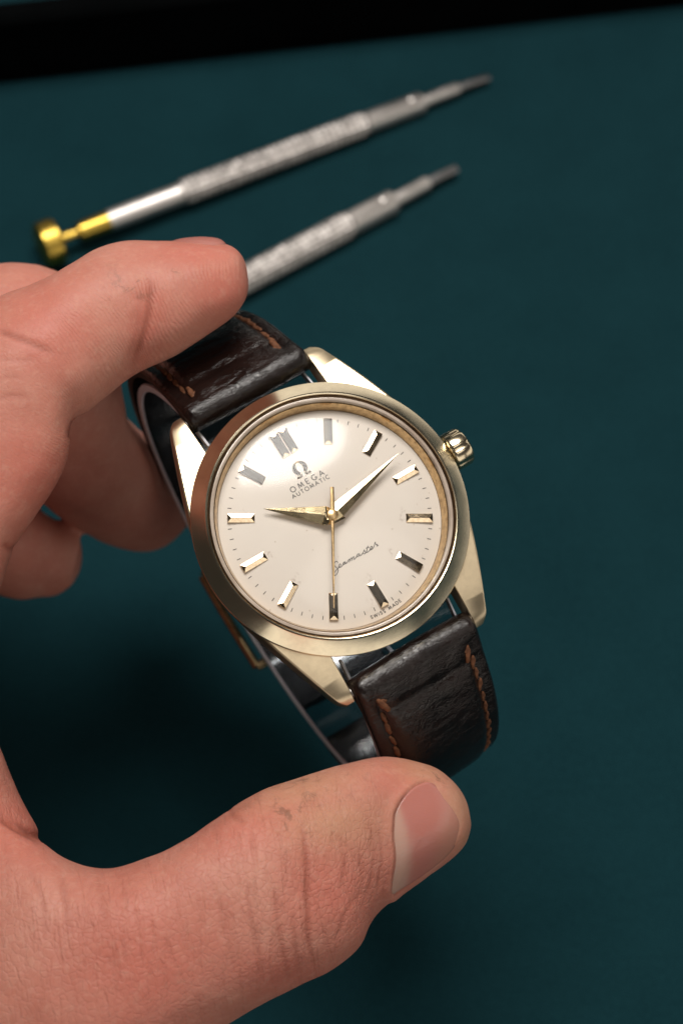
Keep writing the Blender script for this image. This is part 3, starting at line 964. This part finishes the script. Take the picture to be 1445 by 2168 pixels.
facing = np.clip((no * view).sum(1) * 2.0, 0, 1)
near = (-co[:, 2] < 278).astype(float)


def dist_poly(P, pts):
    """distance of pixels to a polyline and position along it"""
    pts = np.asarray(pts, float)
    best = np.full(len(P), 1e9); tt = np.zeros(len(P))
    m = len(pts) - 1
    for i in range(m):
        a, b = pts[i], pts[i + 1]; d = b - a
        t = np.clip(((P - a) @ d) / (d @ d), 0, 1)
        r = np.linalg.norm(P - a - t[:, None] * d, axis=1)
        u = r < best
        best[u] = r[u]; tt[u] = (i + t[u]) / m
    return best, tt


CREASES = [   # photo polyline, width px, depth mm
    ([(638, 1742), (647, 1800), (652, 1860), (652, 1930), (655, 1990), (664, 2042)], 6, .42),
    ([(580, 1880), (588, 1960), (603, 2030), (612, 2080)], 5, .20), ([(522, 1860), (532, 1950), (548, 2010), (556, 2060)], 5, .18),
    ([(618, 1930), (625, 1990), (633, 2060)], 5, .18), ([(722, 1780), (729, 1830), (722, 1885)], 4, .16),
    ([(775, 1720), (790, 1790), (786, 1860), (768, 1920)], 4, .14), ([(770, 1885), (735, 1925), (715, 1985)], 4, .18),
    ([(800, 1750), (808, 1820), (796, 1890)], 4, .14), ([(815, 1760), (820, 1830), (806, 1900)], 4, .12), ([(700, 1760), (745, 1800), (770, 1850)], 4, .12),
    ([(-5, 1722), (40, 1753), (98, 1780)], 7, .55), ([(483, 1714), (498, 1730), (520, 1742)], 6, .25),
    ([(470, 1900), (480, 1980), (500, 2060)], 5, .14), ([(700, 1890), (665, 1890)], 4, .1),
    ([(320, 590), (316, 650), (304, 715), (283, 780)], 8, .40), ([(296, 600), (292, 690), (270, 770)], 6, .12),
    ([(-5, 700), (40, 716), (115, 748)], 6, .35), ([(-5, 756), (30, 764), (72, 762)], 4, .16), ([(-5, 803), (24, 798), (48, 801)], 4, .10), ([(-5, 846), (22, 838), (70, 842)], 5, .16),
    ([(12, 1148), (22, 1162), (40, 1150)], 6, .3), ([(160, 884), (150, 915), (148, 930)], 7, .45), ([(130, 1840), (140, 1900), (150, 1980)], 7, .16), ([(205, 1845), (215, 1900), (222, 1960)], 7, .14),
    ([(60, 1840), (90, 1900), (95, 1990)], 7, .14),
]
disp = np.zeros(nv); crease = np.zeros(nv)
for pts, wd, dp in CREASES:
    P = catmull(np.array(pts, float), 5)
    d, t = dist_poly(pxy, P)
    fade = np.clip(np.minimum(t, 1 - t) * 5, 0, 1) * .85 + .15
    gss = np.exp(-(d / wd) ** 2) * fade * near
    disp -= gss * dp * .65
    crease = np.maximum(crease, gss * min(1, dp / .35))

# thumb nail outline in the photograph
NAIL = np.array([(834, 1725), (848, 1697), (865, 1676), (884, 1662), (906, 1656), (926, 1666), (946, 1690), (964, 1718), (974, 1748), (966, 1784), (946, 1812), (912, 1841),
                 (876, 1866), (846, 1884), (830, 1893), (829, 1865), (834, 1808), (831, 1765)], float)
NAILc = np.concatenate([catmull(np.vstack([NAIL, NAIL[:1]]), 5)[:-1]])
cn = np.array((893., 1772.))


def inside(P, poly):
    x, y = P[:, 0], P[:, 1]; res = np.zeros(len(P), bool); j = len(poly) - 1
    for i in range(len(poly)):
        xi, yi = poly[i]; xj, yj = poly[j]
        c_ = ((yi > y) != (yj > y)) & (x < (xj - xi) * (y - yi) / (yj - yi + 1e-12) + xi)
        res ^= c_; j = i
    return res


sel = (facing > .05) & (near > 0) & (pxy[:, 0] > 760) & (pxy[:, 1] > 1580) & (pxy[:, 1] < 1960)
idx = np.where(sel)[0]
dn, _ = dist_poly(pxy[idx], np.vstack([NAILc, NAILc[:1]]))
ins = inside(pxy[idx], NAILc)
fold = np.zeros(len(idx))
wgt = np.clip((935 - pxy[idx, 0]) / 70, .12, 1)
fold[~ins] = (.34 * np.exp(-((dn[~ins] - 8) / 10) ** 2) - .30 * np.exp(-(dn[~ins] / 3.0) ** 2)) * wgt[~ins]
fold[ins] = -.55 * np.clip(dn[ins] / 14, 0, 1)
# a depth field for the nail from the undisturbed thumb surface
base_pts = idx[ins]
A_ = np.stack([np.ones(len(base_pts)), *[((pxy[base_pts] - cn) / 80)[:, k] for k in (0, 1)]], 1)
xn, yn = ((pxy[base_pts] - cn) / 80).T
A_ = np.stack([np.ones_like(xn), xn, yn, xn * xn, xn * yn, yn * yn, xn ** 3, xn * xn * yn, xn * yn * yn, yn ** 3], 1)
coef, *_ = np.linalg.lstsq(A_, -co[base_pts, 2], rcond=None)
disp[idx] += fold
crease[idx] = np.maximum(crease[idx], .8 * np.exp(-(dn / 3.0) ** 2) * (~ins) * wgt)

# gentle lumps so the form is not mathematically clean
lump = np.array([noise.noise((c_[0] * .11, c_[1] * .11, c_[2] * .11)) * .32 + noise.noise((c_[0] * .32, c_[1] * .32, c_[2] * .32)) * .10 for c_ in co])
disp += lump
co2 = co + no * disp[:, None]


def blob(px, py, rx, ry=None, rot=0.0):
    ry = ry or rx
    d = pxy - (px, py); c_, s_ = math.cos(rot), math.sin(rot)
    u = (d[:, 0] * c_ + d[:, 1] * s_) / rx; v = (-d[:, 0] * s_ + d[:, 1] * c_) / ry
    return np.exp(-(u * u + v * v))


red = np.zeros(nv); tan = np.zeros(nv); dirt = np.zeros(nv)
for b_ in ((560, 1740, 150, 60, -.4), (700, 1900, 110), (420, 530, 130, 40), (310, 690, 40, 110, .2), (90, 680, 110), (600, 2060, 140, 60), (60, 1740, 90), (480, 620, 70), (300, 2050, 200), (850, 1640, 80, 40), (60, 1000, 110)):
    red = np.maximum(red, blob(*b_))
for b_ in ((640, 1668, 130, 50, -.25), (900, 1630, 80, 40, .3), (975, 1700, 40, 80, -.3), (700, 1740, 120, 60), (1000, 1780, 40)):
    tan = np.maximum(tan, blob(*b_))
for b_ in ((640, 1665, 140, 60, -.25), (295, 600, 60, 50), (350, 565, 60, 20), (610, 1720, 100, 50), (920, 1640, 60, 30)):
    dirt = np.maximum(dirt, blob(*b_))
# papillary ridges on the index finger: distance along its axis, bowed
axis = catmull(np.array([((a + c_) / 2, (b + d_) / 2) for a, b, c_, d_, *_ in INDEX]), 4)
di, ti = dist_poly(pxy, axis)
seglen = np.concatenate([[0], np.cumsum(np.linalg.norm(np.diff(axis, axis=0), axis=1))])
along = np.interp(ti, np.linspace(0, 1, len(axis)), seglen) / 17.1
side = (pxy - np.array([np.interp(ti, np.linspace(0, 1, len(axis)), axis[:, k]) for k in (0, 1)]).T)
sv = side[:, 1] / 17.1
ridge_u = along + .035 * sv * sv * np.clip(1 - along / 14, -.3, 1) * 3 + .12 * sv
isidx = ((pxy[:, 1] < 1330) & (-co[:, 2] < 280)).astype(float)
ridge_m = isidx * np.clip((sv + 4.5) / 3.0, 0, 1) * (.2 + .8 * np.clip((pxy[:, 0] - 60) / 100, 0, 1)) * (.7 + .9 * np.exp(-((pxy[:, 0] - 250) / 110) ** 2))
# dorsal wrinkles of the thumb
axis_t = catmull(np.array([((a + c_) / 2, (b + d_) / 2) for a, b, c_, d_, *_ in THUMB]), 4)
dt, tt_ = dist_poly(pxy, axis_t)
sl_t = np.concatenate([[0], np.cumsum(np.linalg.norm(np.diff(axis_t, axis=0), axis=1))])
wr_u = np.interp(tt_, np.linspace(0, 1, len(axis_t)), sl_t) / 17.1
wr_u = (pxy[:, 0] * .97 - pxy[:, 1] * .12) / 17.1
wr_v = (pxy[:, 1] + .12 * pxy[:, 0]) / 17.1
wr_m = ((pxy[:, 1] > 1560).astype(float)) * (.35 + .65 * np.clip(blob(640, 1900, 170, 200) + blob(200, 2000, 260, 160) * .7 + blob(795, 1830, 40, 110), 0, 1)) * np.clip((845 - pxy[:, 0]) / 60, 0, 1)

W3 = cam2w(co2)
origin = W3.mean(0)
hand_me.vertices.foreach_set('co', ((W3 - origin) * S).ravel())
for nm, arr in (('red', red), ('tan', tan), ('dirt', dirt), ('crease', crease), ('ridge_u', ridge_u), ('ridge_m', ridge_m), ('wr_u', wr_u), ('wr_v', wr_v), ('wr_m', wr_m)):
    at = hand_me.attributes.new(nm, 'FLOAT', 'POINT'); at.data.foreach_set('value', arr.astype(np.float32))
hand_me.update()
hand_me.name = 'hand'
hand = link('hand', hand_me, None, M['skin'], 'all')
hand.location = Vector(origin) * S
tag(hand, 'bare left hand pinching the watch strap between thumb and index finger', 'hand')


def hand_part(name, P_cam, F, mat, attrs=None, thick=.35):
    W = cam2w(P_cam) - origin
    o = mesh(name, W, F, mat, hand, 'all')
    for k_, v_ in (attrs or {}).items():
        at = o.data.attributes.new(k_, 'FLOAT', 'POINT'); at.data.foreach_set('value', np.asarray(v_, np.float32))
    return o


# thumb nail: curved plate over the thumb tip
rings = [0, .2, .4, .6, .75, .86, .94, 1.0]
nb = len(NAILc); V = []; lunv = []; tipv = []
for r in rings:
    for p in NAILc:
        q = cn + (p - cn) * (r if r > 0 else .001)
        x_, y_ = (q - cn) / 80
        dep = coef @ np.array([1, x_, y_, x_ * x_, x_ * y_, y_ * y_, x_ ** 3, x_ * x_ * y_, x_ * y_ * y_, y_ ** 3])
        lift = .42 * (1 - r ** 3) - .24
        V.append(px2cam(q[0], q[1], dep - lift))
        lu = 1 / (1 + math.exp(-((868 - .0022 * (q[1] - 1815) ** 2) - q[0]) / 4.0))
        lunv.append(lu); tipv.append(1 / (1 + math.exp(-(q[0] - 940 + .25 * (q[1] - 1740)) / 8)))
V = np.array(V)
nail_front = len(V)
back = V[-nb:] * (1 + .6 / 262)
F = grid_faces(len(rings), nb, close_v=True) + [(len(V) - nb + i, len(V) - nb + (i + 1) % nb, len(V) + (i + 1) % nb, len(V) + i) for i in range(nb)]
hand_part('thumb_nail', np.vstack([V, back]), F, M['nail'], {'lunula': lunv + lunv[-nb:], 'tipc': tipv + tipv[-nb:]})
# index nail: arched plate seen edge on
V = []; nu_, nvv = 14, 13
top_l = catmull(np.array([(362, 511), (376, 506), (402, 502), (436, 501), (464, 505), (477, 514)], float), 3)[::1]
ts = np.linspace(0, 1, nu_)
for t in ts:
    x_ = np.interp(t, np.linspace(0, 1, len(top_l)), top_l[:, 0]); y_ = np.interp(t, np.linspace(0, 1, len(top_l)), top_l[:, 1])
    for j in range(nvv):
        v = -1 + 2 * j / (nvv - 1)
        c3 = px2cam(x_, y_, 266.2 + 5.4 * v * (.75 + .25 * math.sin(math.pi * min(1, t * 1.2))))
        c3[1] -= 2.1 * v * v
        V.append(c3)
V2 = [v - np.array([0, .55, 0]) for v in V]
F = grid_faces(nu_, nvv); m0 = len(V)
F += [tuple(m0 + i for i in reversed(f)) for f in grid_faces(nu_, nvv)]
for i in range(nu_ - 1):
    for j in (0, nvv - 1): F.append((i * nvv + j, (i + 1) * nvv + j, m0 + (i + 1) * nvv + j, m0 + i * nvv + j))
for j in range(nvv - 1):
    for i in (0, nu_ - 1): F.append((i * nvv + j, i * nvv + j + 1, m0 + i * nvv + j + 1, m0 + i * nvv + j))
hand_part('index_nail', np.array(V + V2), F, M['nail'], {'lunula': [.0] * (2 * m0), 'tipc': [0.0] * (2 * m0)})
